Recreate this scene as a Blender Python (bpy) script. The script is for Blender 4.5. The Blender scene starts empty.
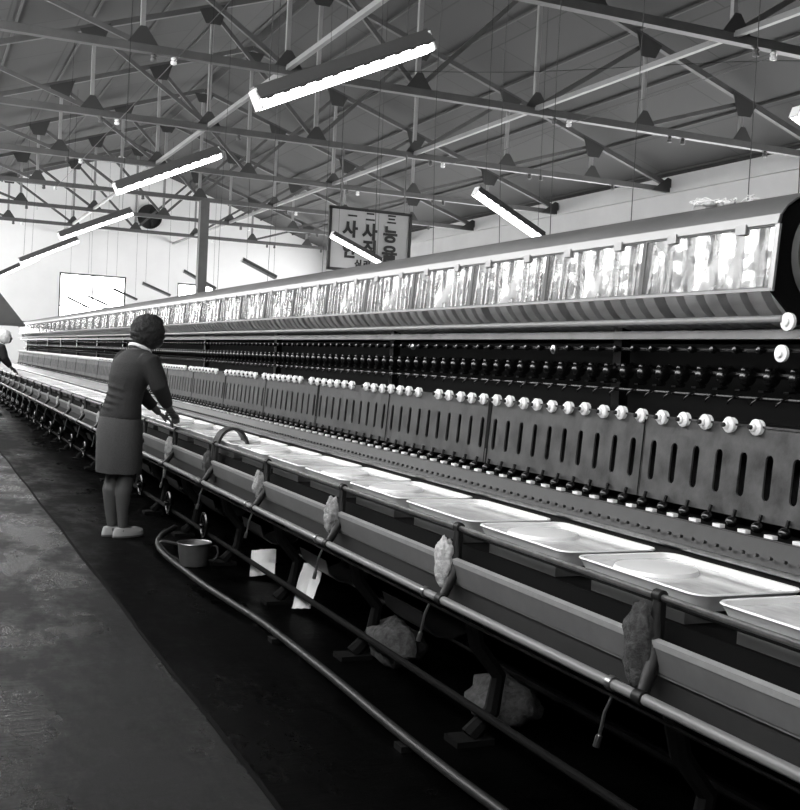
import bpy, bmesh, math, random
from mathutils import Vector, Matrix, noise
random.seed(7)
S = bpy.context.scene
COL = S.collection
PI = math.pi

# ---------------------------------------------------------------- materials (monochrome place)
def mat(name, g, rough=0.6, metal=0.0, spec=0.5, var=0.0, scale=8.0, emit=0.0, bump=0.0, rvar=0.0, stretch=None):
    m = bpy.data.materials.new(name); m.use_nodes = True
    nt = m.node_tree; N = nt.nodes; L = nt.links
    b = N['Principled BSDF']
    b.inputs['Base Color'].default_value = (g, g, g, 1)
    b.inputs['Roughness'].default_value = rough
    b.inputs['Metallic'].default_value = metal
    b.inputs['Specular IOR Level'].default_value = spec
    if emit:
        b.inputs['Emission Color'].default_value = (1, 1, 1, 1)
        b.inputs['Emission Strength'].default_value = emit
    if var or bump or rvar:
        tc = N.new('ShaderNodeTexCoord'); mp = N.new('ShaderNodeMapping')
        L.new(tc.outputs['Object'], mp.inputs['Vector'])
        if stretch: mp.inputs['Scale'].default_value = stretch
        nz = N.new('ShaderNodeTexNoise'); nz.inputs['Scale'].default_value = scale; nz.inputs['Detail'].default_value = 6
        nz.inputs['Roughness'].default_value = 0.65
        L.new(mp.outputs[0], nz.inputs['Vector'])
        if var:
            r = N.new('ShaderNodeValToRGB')
            lo = max(0.0, g * (1 - var)); hi = min(1.0, g * (1 + var))
            r.color_ramp.elements[0].position = 0.3; r.color_ramp.elements[0].color = (lo, lo, lo, 1)
            r.color_ramp.elements[1].position = 0.7; r.color_ramp.elements[1].color = (hi, hi, hi, 1)
            L.new(nz.outputs['Fac'], r.inputs['Fac']); L.new(r.outputs['Color'], b.inputs['Base Color'])
        if rvar:
            mr = N.new('ShaderNodeMapRange')
            mr.inputs['From Min'].default_value = 0.35; mr.inputs['From Max'].default_value = 0.65
            mr.inputs['To Min'].default_value = max(0.02, rough - rvar); mr.inputs['To Max'].default_value = min(1, rough + rvar)
            L.new(nz.outputs['Fac'], mr.inputs['Value']); L.new(mr.outputs[0], b.inputs['Roughness'])
        if bump:
            bp = N.new('ShaderNodeBump'); bp.inputs['Strength'].default_value = bump; bp.inputs['Distance'].default_value = 0.02
            L.new(nz.outputs['Fac'], bp.inputs['Height']); L.new(bp.outputs[0], b.inputs['Normal'])
    return m

M = dict(
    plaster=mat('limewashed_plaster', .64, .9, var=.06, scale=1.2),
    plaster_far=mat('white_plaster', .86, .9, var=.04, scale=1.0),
    steel=mat('grey_painted_steel', .08, .55, var=.2, scale=3),
    steel_light=mat('pale_painted_steel', .24, .5, var=.12, scale=3),
    gusset=mat('dark_gusset_steel', .035, .6),
    purlin=mat('dark_purlin_timber', .06, .8),
    iron=mat('black_cast_iron', .004, .5, spec=.4, var=.4, scale=20, bump=.15),
    black=mat('black_oily_iron', .003, .20, spec=.55),
    matte=mat('matt_black_iron', .004, .8, spec=.1),
    chrome=mat('grey_painted_tube', .16, .42, spec=.6),
    chrome_dull=mat('worn_steel_tube', .40, .32, metal=1.0, var=.25, scale=25),
    galv=mat('galvanised_sheet', .2, .42, metal=.7, var=.2, scale=5, bump=.05),
    hoodtop=mat('grey_hood_sheet', .105, .5, metal=.2, var=.15, scale=3),
    frame=mat('bright_aluminium_strip', .28, .4, metal=.5),
    panel=mat('worn_grey_panel', .042, .5, spec=.5, var=.7, scale=13, bump=.1, rvar=.12),
    strip=mat('oily_grey_strip', .012, .5, var=.4, scale=16),
    trough=mat('grey_enamel_trough', .105, .5, var=.12, scale=10),
    lip=mat('pale_trough_lip', .25, .45, var=.15, scale=14),
    underboard=mat('dark_trough_skirt', .014, .6, var=.2, scale=8),
    porcelain=mat('white_porcelain', .80, .25),
    enamel=mat('white_enamel', .80, .3, var=.04, scale=10),
    water=mat('milky_bath', .62, .12, var=.25, scale=18, stretch=(1, .35, 1)),
    cocoon=mat('white_cocoon_silk', .85, .75),
    silk=mat('white_reeled_silk', .42, .38, var=.06, scale=60, stretch=(1, .1, 1)),
    rag=mat('fuzzy_grey_rag', .30, .95, var=.5, scale=45, bump=.8),
    rag_dark=mat('oily_dark_rag', .045, .9, var=.7, scale=45, bump=.8),
    rag_pale=mat('pale_fuzzy_rag', .46, .95, var=.4, scale=45, bump=.8),
    paper=mat('pale_paper', .55, .8, var=.1, scale=12),
    rubber=mat('grey_rubber_hose', .015, .45, var=.3, scale=12),
    pot=mat('galvanised_pail', .09, .5, metal=.3, var=.2, scale=14),
    skin=mat('skin', .085, .55, var=.05, scale=10),
    hair=mat('dark_hair', .006, .6, bump=1.0, scale=60),
    knit=mat('dark_knit', .013, .85, var=.2, scale=90, bump=.3),
    wool=mat('grey_wool', .055, .9, var=.18, scale=110, bump=.3),
    cloth=mat('white_cloth', .75, .85),
    dark_cloth=mat('black_cloth', .012, .9),
    shoe=mat('pale_canvas_shoe', .42, .7),
    sole=mat('rubber_sole', .10, .7),
    signboard=mat('grey_sign_board', .36, .7, var=.05, scale=4),
    ink=mat('black_lettering', .008, .6),
    lampbody=mat('grey_lamp_casing', .06, .5),
    lampinner=mat('white_lamp_reflector', .8, .4),
    tube=mat('lit_fluorescent_tube', .9, .4, emit=11.0),
    tube_off=mat('dim_fluorescent_tube', .25, .4),
    sky=mat('daylit_frosted_pane', .8, .5, emit=16.0),
    sky_far=mat('daylit_far_pane', .8, .5, emit=22.0),
    fan=mat('black_fan_metal', .008, .6),
    brass=mat('grey_fitting', .45, .3, metal=1.0),
)

def floor_mat(name, g, rough, wet, gl):
    m = bpy.data.materials.new(name); m.use_nodes = True
    nt = m.node_tree; N = nt.nodes; L = nt.links; b = N['Principled BSDF']
    tc = N.new('ShaderNodeTexCoord')
    mp = N.new('ShaderNodeMapping'); mp.inputs['Scale'].default_value = (1.0, .45, 1)
    L.new(tc.outputs['Object'], mp.inputs[0])
    n1 = N.new('ShaderNodeTexNoise'); n1.inputs['Scale'].default_value = 2.2; n1.inputs['Detail'].default_value = 9; n1.inputs['Roughness'].default_value = .7
    L.new(mp.outputs[0], n1.inputs['Vector'])
    mp2 = N.new('ShaderNodeMapping'); mp2.inputs['Scale'].default_value = (.5, 3.0, 1)
    L.new(tc.outputs['Object'], mp2.inputs[0])
    n2 = N.new('ShaderNodeTexNoise'); n2.inputs['Scale'].default_value = 5; n2.inputs['Detail'].default_value = 8; n2.inputs['Roughness'].default_value = .75
    L.new(mp2.outputs[0], n2.inputs['Vector'])
    mx = N.new('ShaderNodeMath'); mx.operation = 'MULTIPLY_ADD'; mx.inputs[1].default_value = .5
    L.new(n1.outputs['Fac'], mx.inputs[0])
    hh = N.new('ShaderNodeMath'); hh.operation = 'MULTIPLY'; hh.inputs[1].default_value = .5
    L.new(n2.outputs['Fac'], hh.inputs[0]); L.new(hh.outputs[0], mx.inputs[2])
    r = N.new('ShaderNodeValToRGB')
    r.color_ramp.elements[0].position = .38; r.color_ramp.elements[0].color = (g * .45,) * 3 + (1,)
    r.color_ramp.elements[1].position = .62; r.color_ramp.elements[1].color = (g * 1.5,) * 3 + (1,)
    L.new(mx.outputs[0], r.inputs['Fac']); L.new(r.outputs[0], b.inputs['Base Color'])
    mr = N.new('ShaderNodeMapRange'); mr.inputs['From Min'].default_value = .40; mr.inputs['From Max'].default_value = .56
    mr.inputs['To Min'].default_value = wet; mr.inputs['To Max'].default_value = rough
    L.new(n1.outputs['Fac'], mr.inputs['Value']); L.new(mr.outputs[0], b.inputs['Roughness'])
    bp = N.new('ShaderNodeBump'); bp.inputs['Strength'].default_value = .35; bp.inputs['Distance'].default_value = .02
    L.new(mx.outputs[0], bp.inputs['Height']); L.new(bp.outputs[0], b.inputs['Normal'])
    b.inputs['Specular IOR Level'].default_value = gl
    return m
M['walk'] = floor_mat('trodden_concrete', .009, .55, .13, .38)
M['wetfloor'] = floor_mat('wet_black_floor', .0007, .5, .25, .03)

def ceil_mat():
    m = mat('ceiling_boards', .30, .85)
    nt = m.node_tree; N = nt.nodes; L = nt.links; b = N['Principled BSDF']
    tc = N.new('ShaderNodeTexCoord'); br = N.new('ShaderNodeTexBrick')
    mp = N.new('ShaderNodeMapping'); mp.inputs['Rotation'].default_value = (0, 0, PI / 2)
    L.new(tc.outputs['Object'], mp.inputs[0]); L.new(mp.outputs[0], br.inputs['Vector'])
    br.inputs['Color1'].default_value = (.060,) * 3 + (1,); br.inputs['Color2'].default_value = (.052,) * 3 + (1,)
    br.inputs['Mortar'].default_value = (.035,) * 3 + (1,)
    br.inputs['Scale'].default_value = 1.0; br.inputs['Mortar Size'].default_value = .012
    br.inputs['Brick Width'].default_value = 1.82; br.inputs['Row Height'].default_value = .91
    L.new(br.outputs['Color'], b.inputs['Base Color'])
    return m
M['ceil'] = ceil_mat()

def glass_mat():
    m = bpy.data.materials.new('whitened_glass'); m.use_nodes = True
    nt = m.node_tree; N = nt.nodes; L = nt.links
    N.remove(N['Principled BSDF'])
    t = N.new('ShaderNodeBsdfTransparent'); t.inputs[0].default_value = (.97, .97, .97, 1)
    g = N.new('ShaderNodeBsdfGlossy'); g.inputs['Roughness'].default_value = .12
    tc = N.new('ShaderNodeTexCoord'); nz = N.new('ShaderNodeTexNoise'); nz.inputs['Scale'].default_value = 7
    bp = N.new('ShaderNodeBump'); bp.inputs['Strength'].default_value = .45; bp.inputs['Distance'].default_value = .02
    L.new(tc.outputs['Object'], nz.inputs['Vector'])
    wv = N.new('ShaderNodeTexWave'); wv.bands_direction = 'Y'; wv.inputs['Scale'].default_value = 3.1; wv.inputs['Distortion'].default_value = 2.5; wv.inputs['Detail'].default_value = 1; wv.inputs['Detail Scale'].default_value = .6
    L.new(tc.outputs['Object'], wv.inputs['Vector'])
    ad = N.new('ShaderNodeMath'); ad.operation = 'ADD'; L.new(nz.outputs['Fac'], ad.inputs[0]); L.new(wv.outputs['Fac'], ad.inputs[1]); L.new(ad.outputs[0], bp.inputs['Height']); L.new(bp.outputs[0], g.inputs['Normal'])
    f = N.new('ShaderNodeFresnel'); f.inputs['IOR'].default_value = 1.55
    mx = N.new('ShaderNodeMixShader')
    d = N.new('ShaderNodeBsdfDiffuse'); d.inputs[0].default_value = (.9, .9, .9, 1); tl = N.new('ShaderNodeBsdfTranslucent'); tl.inputs[0].default_value = (.9, .9, .9, 1)
    a1 = N.new('ShaderNodeMixShader'); a1.inputs[0].default_value = .4; L.new(d.outputs[0], a1.inputs[1]); L.new(tl.outputs[0], a1.inputs[2])
    nz2 = N.new('ShaderNodeTexNoise'); nz2.inputs['Scale'].default_value = 4.5; nz2.inputs['Detail'].default_value = 3; L.new(tc.outputs['Object'], nz2.inputs['Vector'])
    fg = N.new('ShaderNodeMapRange'); fg.inputs['From Min'].default_value = .35; fg.inputs['From Max'].default_value = .65; fg.inputs['To Min'].default_value = .08; fg.inputs['To Max'].default_value = .34  # patchy white film mixed in to imitate bright reflected light on the panes
    L.new(nz2.outputs['Fac'], fg.inputs['Value'])
    a2 = N.new('ShaderNodeMixShader'); L.new(fg.outputs[0], a2.inputs[0]); L.new(t.outputs[0], a2.inputs[1]); L.new(a1.outputs[0], a2.inputs[2])
    L.new(f.outputs[0], mx.inputs[0]); L.new(a2.outputs[0], mx.inputs[1]); L.new(g.outputs[0], mx.inputs[2])
    L.new(mx.outputs[0], N['Material Output'].inputs['Surface'])
    return m
M['glass'] = glass_mat()

# ---------------------------------------------------------------- mesh helpers
class MB:
    def __init__(s): s.v = []; s.f = []
    def add(s, vs, fs):
        k = len(s.v); s.v += [tuple(p) for p in vs]; s.f += [tuple(i + k for i in q) for q in fs]; return s
    def box(s, x0, x1, y0, y1, z0, z1):
        return s.add([(x0, y0, z0), (x1, y0, z0), (x1, y1, z0), (x0, y1, z0), (x0, y0, z1), (x1, y0, z1), (x1, y1, z1), (x0, y1, z1)],
                     [(0, 3, 2, 1), (4, 5, 6, 7), (0, 1, 5, 4), (1, 2, 6, 5), (2, 3, 7, 6), (3, 0, 4, 7)])
    def bar(s, a, b, w, h, up=(0, 0, 1)):
        a = Vector(a); b = Vector(b); d = (b - a).normalized(); up = Vector(up)
        sd = d.cross(up)
        if sd.length < 1e-4: sd = d.cross(Vector((1, 0, 0)))
        sd.normalize(); u = sd.cross(d)
        vs = []
        for p in (a, b):
            for i, j in ((-1, -1), (1, -1), (1, 1), (-1, 1)): vs.append(p + sd * i * w / 2 + u * j * h / 2)
        return s.add(vs, [(0, 3, 2, 1), (4, 5, 6, 7), (0, 1, 5, 4), (1, 2, 6, 5), (2, 3, 7, 6), (3, 0, 4, 7)])
    def tube(s, pts, r, n=8, cap=True):
        pts = [Vector(p) for p in pts]; rs = r if isinstance(r, (list, tuple)) else [r] * len(pts)
        vs = []; prev = None
        for i, p in enumerate(pts):
            d = (pts[min(i + 1, len(pts) - 1)] - pts[max(i - 1, 0)]).normalized()
            if prev is None:
                u = d.orthogonal().normalized()
            else:
                u = (prev - d * prev.dot(d)); u = u.normalized() if u.length > 1e-6 else d.orthogonal().normalized()
            prev = u; w = d.cross(u)
            for k in range(n):
                a = 2 * PI * k / n; vs.append(p + (u * math.cos(a) + w * math.sin(a)) * rs[i])
        fs = [(i * n + k, i * n + (k + 1) % n, (i + 1) * n + (k + 1) % n, (i + 1) * n + k) for i in range(len(pts) - 1) for k in range(n)]
        if cap: fs += [tuple(range(n - 1, -1, -1)), tuple(range((len(pts) - 1) * n, len(pts) * n))]
        return s.add(vs, fs)
    def lathe(s, prof, c=(0, 0, 0), axis='z', n=16):
        """prof: list of (radius, height)"""
        vs = []
        for r, h in prof:
            for k in range(n):
                a = 2 * PI * k / n; x, y = r * math.cos(a), r * math.sin(a)
                p = {'z': (x, y, h), 'x': (h, x, y), 'y': (y, h, x)}[axis]
                vs.append((p[0] + c[0], p[1] + c[1], p[2] + c[2]))
        m = len(prof)
        fs = [(i * n + k, i * n + (k + 1) % n, (i + 1) * n + (k + 1) % n, (i + 1) * n + k) for i in range(m - 1) for k in range(n)]
        fs += [tuple(range(n - 1, -1, -1)), tuple(range((m - 1) * n, m * n))]
        return s.add(vs, fs)
    def prism(s, poly, y0, y1):
        """closed (x,z) outline extruded along Y"""
        n = len(poly)
        vs = [(x, y0, z) for x, z in poly] + [(x, y1, z) for x, z in poly]
        fs = [tuple(range(n)), tuple(range(2 * n - 1, n - 1, -1))] + [(i, i + n, (i + 1) % n + n, (i + 1) % n) for i in range(n)]
        return s.add(vs, fs)
    def sheet(s, line, y0, y1, t=.004):
        """open (x,z) polyline given a thickness and extruded along Y"""
        off = []
        for i, p in enumerate(line):
            a = Vector(line[max(i - 1, 0)]); b = Vector(line[min(i + 1, len(line) - 1)]); d = (b - a).normalized()
            off.append((p[0] + d.y * t, p[1] - d.x * t))
        return s.prism(list(line) + off[::-1], y0, y1)
    def ell(s, c, r, nu=14, nv=10, fn=None):
        vs = []
        for j in range(nv + 1):
            t = PI * j / nv
            for i in range(nu):
                a = 2 * PI * i / nu
                d = Vector((math.sin(t) * math.cos(a), math.sin(t) * math.sin(a), math.cos(t)))
                k = fn(d) if fn else 1
                vs.append((c[0] + d.x * r[0] * k, c[1] + d.y * r[1] * k, c[2] + d.z * r[2] * k))
        fs = [(j * nu + i, (j + 1) * nu + i, (j + 1) * nu + (i + 1) % nu, j * nu + (i + 1) % nu) for j in range(nv) for i in range(nu)]
        return s.add(vs, fs)
    def loft(s, rings, n=20):
        """rings: (cx,cy,cz,rx,ry) horizontal ellipses"""
        vs = []
        for cx, cy, cz, rx, ry in rings:
            for k in range(n):
                a = 2 * PI * k / n; vs.append((cx + rx * math.cos(a), cy + ry * math.sin(a), cz))
        m = len(rings)
        fs = [(i * n + k, i * n + (k + 1) % n, (i + 1) * n + (k + 1) % n, (i + 1) * n + k) for i in range(m - 1) for k in range(n)]
        fs += [tuple(range(n - 1, -1, -1)), tuple(range((m - 1) * n, m * n))]
        return s.add(vs, fs)
    def mesh(s, name, smooth=True, ang=35, fix=True):
        me = bpy.data.meshes.new(name); me.from_pydata(s.v, [], s.f)
        bm = bmesh.new(); bm.from_mesh(me)
        bmesh.ops.remove_doubles(bm, verts=bm.verts, dist=1e-6)
        if fix: bmesh.ops.recalc_face_normals(bm, faces=bm.faces)
        bm.to_mesh(me); bm.free()
        if smooth:
            me.shade_smooth(); me.set_sharp_from_angle(angle=math.radians(ang))
        return me

def spline(P, n=6):
    P = [Vector(p) for p in P]; out = []
    for i in range(len(P) - 1):
        a, b_, c, d = P[max(i - 1, 0)], P[i], P[i + 1], P[min(i + 2, len(P) - 1)]
        for k in range(n):
            t = k / n; out.append(.5 * ((2 * b_) + (c - a) * t + (2 * a - 5 * b_ + 4 * c - d) * t * t + (3 * b_ - a - 3 * c + d) * t ** 3))
    return out + [P[-1]]

WL = {}
def put(name, me, m, parent=None, at=(0, 0, 0)):
    """mesh with vertices relative to world point `at`"""
    o = bpy.data.objects.new(name, me)
    if m and not me.materials: me.materials.append(M[m] if isinstance(m, str) else m)
    COL.objects.link(o)
    at = Vector(at); WL[o] = at
    if parent: o.parent = parent; o.location = at - WL[parent]
    else: o.location = at
    return o
def build(name, mb, m, parent=None, at=(0, 0, 0), smooth=True, ang=35):
    """mb given in world coordinates; origin moved to `at`"""
    q = MB(); q.v = [(a - at[0], b - at[1], c - at[2]) for a, b, c in mb.v]; q.f = mb.f
    return put(name, q.mesh(name, smooth, ang), m, parent, at)
def tag(o, label=None, cat=None, group=None, kind=None):
    if label: o['label'] = label
    if cat: o['category'] = cat
    if group: o['group'] = group
    if kind: o['kind'] = kind
    return o
def empty(name, loc, label, cat, group=None):
    o = bpy.data.objects.new(name, None); COL.objects.link(o); o.location = loc; o.empty_display_size = .1
    WL[o] = Vector(loc); return tag(o, label, cat, group)
def again(o, parent, at, name=None):
    """copy of one part (and its children) at a new world place"""
    c = o.copy(); COL.objects.link(c); at = Vector(at); WL[c] = at
    c.parent = parent; c.location = at - (WL[parent] if parent else Vector())
    for ch in list(o.children): again(ch, c, at + (WL[ch] - WL[o]))
    return c
def struct(name, mb, m, smooth=False):
    return tag(build(name, mb, m, smooth=smooth), kind='structure')

# ---------------------------------------------------------------- the hall
XL, XR, YB, YF, ZE = -1.09, 11.0, -6.0, 30.5, 4.25
XC = 4.98; PITCH = .336
HALF = XR - XC
ZR = ZE + HALF * PITCH
TY = [4.5 + 3.36 * k - 0.05 for k in range(-2, 8)]
TY = [7.8 + 3.36 * k for k in range(-3, 7)]

struct('floor_walkway', MB().box(XL, .955, YB, YF, -.2, .012), 'walk')
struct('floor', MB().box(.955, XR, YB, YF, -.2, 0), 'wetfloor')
b = MB()
for k in range(60):
    y0 = YB + k * .6; y1 = y0 + .6
    w0 = .005 * math.sin(k * 1.7); w1 = .005 * math.sin((k + 1) * 1.7)
    b.add([(.950 + w0, y0, .0), (.966 + w0, y0, 0), (.966 + w0, y0, .016), (.950 + w0, y0, .016),
           (.950 + w1, y1, .0), (.966 + w1, y1, 0), (.966 + w1, y1, .016), (.950 + w1, y1, .016)],
          [(0, 1, 2, 3), (7, 6, 5, 4), (0, 4, 5, 1), (1, 5, 6, 2), (2, 6, 7, 3), (3, 7, 4, 0)])
struct('trim_floor_seam', b, 'matte')

def ceiling():
    th = .12
    b = MB(); zc = ZE + .22
    for sx in (-1, 1):
        xe = XC + sx * (HALF + .1); ze = zc - .1 * PITCH
        b.add([(XC, YB, zc + HALF * PITCH), (xe, YB, ze), (xe, YF, ze), (XC, YF, zc + HALF * PITCH),
               (XC, YB, zc + HALF * PITCH + th), (xe, YB, ze + th), (xe, YF, ze + th), (XC, YF, zc + HALF * PITCH + th)],
              [(0, 1, 2, 3), (7, 6, 5, 4), (0, 4, 5, 1), (1, 5, 6, 2), (2, 6, 7, 3), (3, 7, 4, 0)])
    struct('ceiling', b, 'ceil')
    n = 1
    for sx in (-1, 1):
        for k in range(0, 7):
            x = XC + sx * (.12 + k * .96)
            z = ZE + .22 + (HALF - abs(x - XC)) * PITCH - .035
            struct('trim_%d' % n, MB().box(x - .014, x + .014, YB, YF, z + .005, z + .035), 'purlin'); n += 1
    return n
ntrim = ceiling()

def wall_with_holes(name, m, axis, pos, t, u0, u1, z0, z1, holes, gable=False):
    """axis 'x': wall at x=pos spanning y ; axis 'y': wall at y=pos spanning x"""
    us = sorted({u0, u1} | {h[0] for h in holes} | {h[1] for h in holes})
    b = MB()
    def bx(a0, a1, c0, c1):
        if c1 - c0 < 1e-4: return
        if axis == 'x': b.box(pos, pos + t, a0, a1, c0, c1)
        else: b.box(a0, a1, pos, pos + t, c0, c1)
    for a0, a1 in zip(us[:-1], us[1:]):
        mid = (a0 + a1) / 2; hs = sorted([h for h in holes if h[0] < mid < h[1]], key=lambda h: h[2]); z = z0
        for h in hs: bx(a0, a1, z, h[2]); z = h[3]
        bx(a0, a1, z, z1)
    if gable:
        zr = ZE + .22
        b.prism([(XL, z1), (XR, z1), (XR, zr), (XC, zr + HALF * PITCH), (XL, zr)], pos, pos + t)
    return struct(name, b, m)
nw = 1
def window(axis, pos, inner, u0, u1, z0, z1, m, bars=3, rows=2):
    """frame is a structure, its pane and bars are children"""
    global nw
    fr = MB(); w = .05
    def bx(bb, a0, a1, c0, c1, d0, d1):
        if axis == 'x': bb.box(pos + d0, pos + d1, a0, a1, c0, c1)
        else: bb.box(a0, a1, pos + d0, pos + d1, c0, c1)
    d0, d1 = (.0, .08)
    bx(fr, u0, u1, z0, z0 + w, d0, d1); bx(fr, u0, u1, z1 - w, z1, d0, d1)
    bx(fr, u0, u0 + w, z0 + w, z1 - w, d0, d1); bx(fr, u1 - w, u1, z0 + w, z1 - w, d0, d1)
    for k in range(1, bars):
        u = u0 + (u1 - u0) * k / bars; bx(fr, u - .02, u + .02, z0 + w, z1 - w, d0 + .01, d1 - .01)
    for k in range(1, rows):
        z = z0 + (z1 - z0) * k / rows; bx(fr, u0 + w, u1 - w, z - .015, z + .015, d0 + .02, d1 - .02)
    f = struct('window_%d' % nw, fr, 'steel'); nw += 1
    p = MB(); bx(p, u0 + w, u1 - w, z0 + w, z1 - w, .036, .044)
    build('window_pane', p, m, f, smooth=False)

LH = [(y, y + 2.35, 2.4, 4.42) for y in [-2.5 + 2.5 * k for k in range(13)]]
RH_ADDED = [(y, y + 2.4, 1.0, 3.6) for y in [8.0 + 2.7 * k for k in range(8)]]  # unseen right-wall windows, added to light the far end of the hall
FH = [(3.5, 5.25, 1.5, 3.25), (6.65, 7.7, 1.5, 3.2), (9.0, 10.4, 1.5, 3.2), (.2, 1.9, 1.3, 3.3)]
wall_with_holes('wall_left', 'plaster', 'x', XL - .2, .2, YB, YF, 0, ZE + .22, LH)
wall_with_holes('wall_right', 'plaster', 'x', XR, .2, YB, YF, 0, ZE + .22, RH_ADDED)
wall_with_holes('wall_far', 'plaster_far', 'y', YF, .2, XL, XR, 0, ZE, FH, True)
wall_with_holes('wall_near', 'plaster', 'y', YB - .2, .2, XL, XR, 0, ZE, [], True)
for h in LH: window('x', XL - .12, 1, *h, 'sky', 4, 4)
for h in RH_ADDED: window('x', XR + .04, -1, *h, 'sky', 4, 4)
for h in FH: window('y', YF + .04, -1, *h, 'sky_far', 2, 2)
struct('trim_%d' % ntrim, MB().box(XR - .05, XR, YB, YF, ZE - .06, ZE + .02), 'plaster')

# column under truss
tb = MB(); tb.box(XC - .03, XC + .14, 20.95, 21.12, 0, ZE - .06)
struct('column', tb, 'steel')
tb = MB()
for k in (-1, 1):   # long ties through the truss nodes
    struct('trim_%d' % (ntrim + 2 + k), MB().bar((XC + 1.5 * k, YB, ZE + .02), (XC + 1.5 * k, YF, ZE + .02), .05, .05), 'steel_light')

# ---------------------------------------------------------------- roof trusses
def make_truss(y):
    r = empty('roof_truss', (XC, y, ZE), 'grey riveted steel roof truss', 'roof truss', 'steel roof trusses')
    zt = lambda x: ZE + .06 + (HALF - abs(x - XC)) * PITCH
    c = MB(); c.box(XL + .02, XR - .02, y - .045, y + .045, ZE - .045, ZE - .03); c.box(XL + .02, XR - .02, y - .045, y - .033, ZE - .03, ZE + .035); c.box(XL + .02, XR - .02, y + .033, y + .045, ZE - .03, ZE + .035)
    build('bottom_chord', c, 'steel', r, (XC, y, ZE))
    for s in (-1, 1):
        c = MB().bar((XC, y, zt(XC)), (XC + s * (HALF - .03), y, zt(XC + HALF)), .07, .07)
        build('top_chord', c, 'steel', r, (XC, y, ZE))
        for k in range(1, 4):
            x = XC + s * 1.5 * k
            build('strut', MB().bar((x, y, ZE), (x, y, zt(x) - .04), .045, .045), 'steel_light' if k < 9 else 'steel', r, (XC, y, ZE))
        for k in range(0, 3):
            x0 = XC + s * 1.5 * k; x1 = XC + s * 1.5 * (k + 1)
            build('diagonal', MB().bar((x0, y, ZE + .03), (x1, y, zt(x1) - .06), .04, .05), 'steel', r, (XC, y, ZE))
    build('strut', MB().bar((XC, y, ZE), (XC, y, zt(XC) - .04), .05, .05), 'steel_light', r, (XC, y, ZE))
    for k in range(-3, 4):
        x = XC + 1.5 * k; z = zt(x)
        s = -1 if k > 0 else (1 if k < 0 else 0)
        g = MB(); g.add([(x - .19, y - .06, z - .01 - .19 * PITCH * (1 if k <= 0 else -1)), (x + .19, y - .06, z - .01 + .19 * PITCH * (1 if k < 0 else -1)), (x + .10, y - .06, z - .24), (x - .10, y - .06, z - .24),
               (x - .19, y - .048, z - .01 - .19 * PITCH * (1 if k <= 0 else -1)), (x + .19, y - .048, z - .01 + .19 * PITCH * (1 if k < 0 else -1)), (x + .10, y - .048, z - .24), (x - .10, y - .048, z - .24)],
              [(0, 1, 2, 3), (7, 6, 5, 4), (0, 4, 5, 1), (1, 5, 6, 2), (2, 6, 7, 3), (3, 7, 4, 0)])
        build('gusset_plate', g, 'gusset', r, (XC, y, ZE), smooth=False)
        g = MB(); g.prism([(x - .15, ZE + .03), (x + .15, ZE + .03), (x + .03, ZE + .20), (x - .03, ZE + .20)], y - .06, y - .048)
        build('gusset_plate', g, 'gusset', r, (XC, y, ZE), smooth=False)
    for s in (-1, 1):
        x = XC + s * (HALF - .2)
        g = MB(); g.prism([(x - .2, ZE - .05), (x + .17, ZE - .05), (x + .17, ZE + .16), (x + s * .1, ZE + .18)], y - .06, y - .048)
        build('gusset_plate', g, 'gusset', r, (XC, y, ZE), smooth=False)
    for x in (.35, .52, 2.1, 2.3, 3.9, 6.75, 6.95, 8.4, 8.6, 9.9):
        g = MB().lathe([(.014, 0), (.03, -.012), (.03, -.03), (.02, -.036), (.032, -.045), (.03, -.07), (.01, -.078)], (x, y, ZE - .045), n=10)
        build('wire_insulator', g, 'porcelain' if x in (2.3, 6.95) else 'steel', r, (XC, y, ZE))
    return r
tr0 = make_truss(TY[0])
LT = ['nearest the camera behind the frame', 'second nearest, overhead', 'third nearest, overhead',
      'crossing the top right corner of the picture', 'running from top left edge to the upper right edge',
      'whose right end meets the wall above the hood', 'behind the hanging sign board',
      'fourth of those fully in view, dimmer and smaller', 'fifth in view, carrying the square column', 'farthest, just before the white end wall']
for i, y in enumerate(TY):
    t = tr0 if i == 0 else again(tr0, None, (XC, y, ZE))
    t['label'] = 'grey steel roof truss ' + LT[i]

# ---------------------------------------------------------------- reeling machine
MY0, MY1 = .35, 27.0
RM = empty('silk_reeling_machine', (2.2, 14.0, 0), 'long black multi-end silk reeling machine with glazed reel hood and slotted front panels', 'reeling machine')
def part(name, mb, m, at=(2.2, 14, 0), parent=None, **k): return build(name, mb, m, parent or RM, at, **k)

# long members
part('front_pipe', MB().tube([(1.58, MY0, .50), (1.58, MY1, .50)], .014, 12), 'chrome')
part('control_rod', MB().tube([(1.63, MY0, .445), (1.63, MY1, .445)], .005, 6), 'iron')
part('front_rail', MB().tube([(1.66, MY0, .723), (1.66, MY1, .723)], .009, 10), 'chrome_dull')
part('front_rail', MB().tube([(1.69, MY0, .700), (1.69, MY1, .700)], .004, 6), 'iron')
part('rear_rail', MB().tube([(2.05, MY0, .762), (2.05, MY1, .762)], .008, 10), 'chrome_dull')
part('drive_shaft', MB().tube([(1.75, MY0, .115), (1.75, MY1, .115)], .014, 10), 'matte')
part('drive_shaft', MB().tube([(2.0, MY0, .17), (2.0, MY1, .17)], .018, 10), 'black')
part('steam_pipe', MB().tube([(1.92, MY0, .33), (1.92, MY1, .33)], .018, 10), 'iron')
part('bath_bed', MB().box(1.71, 2.08, MY0, MY1, .60, .655), 'matte')
part('bath_bed', MB().sheet([(2.055, .60), (2.062, .752)], MY0, MY1, .004), 'iron')
b = MB().prism([(2.06, .765), (2.068, .765), (2.110, .832), (2.102, .832)], MY0, MY1)
for k in range(int((12 - MY0) / .0525)):
    y = MY0 + .02 + k * .0525
    b.tube([(2.065, y, .79), (2.055, y, .793)], .005, 6)
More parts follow.
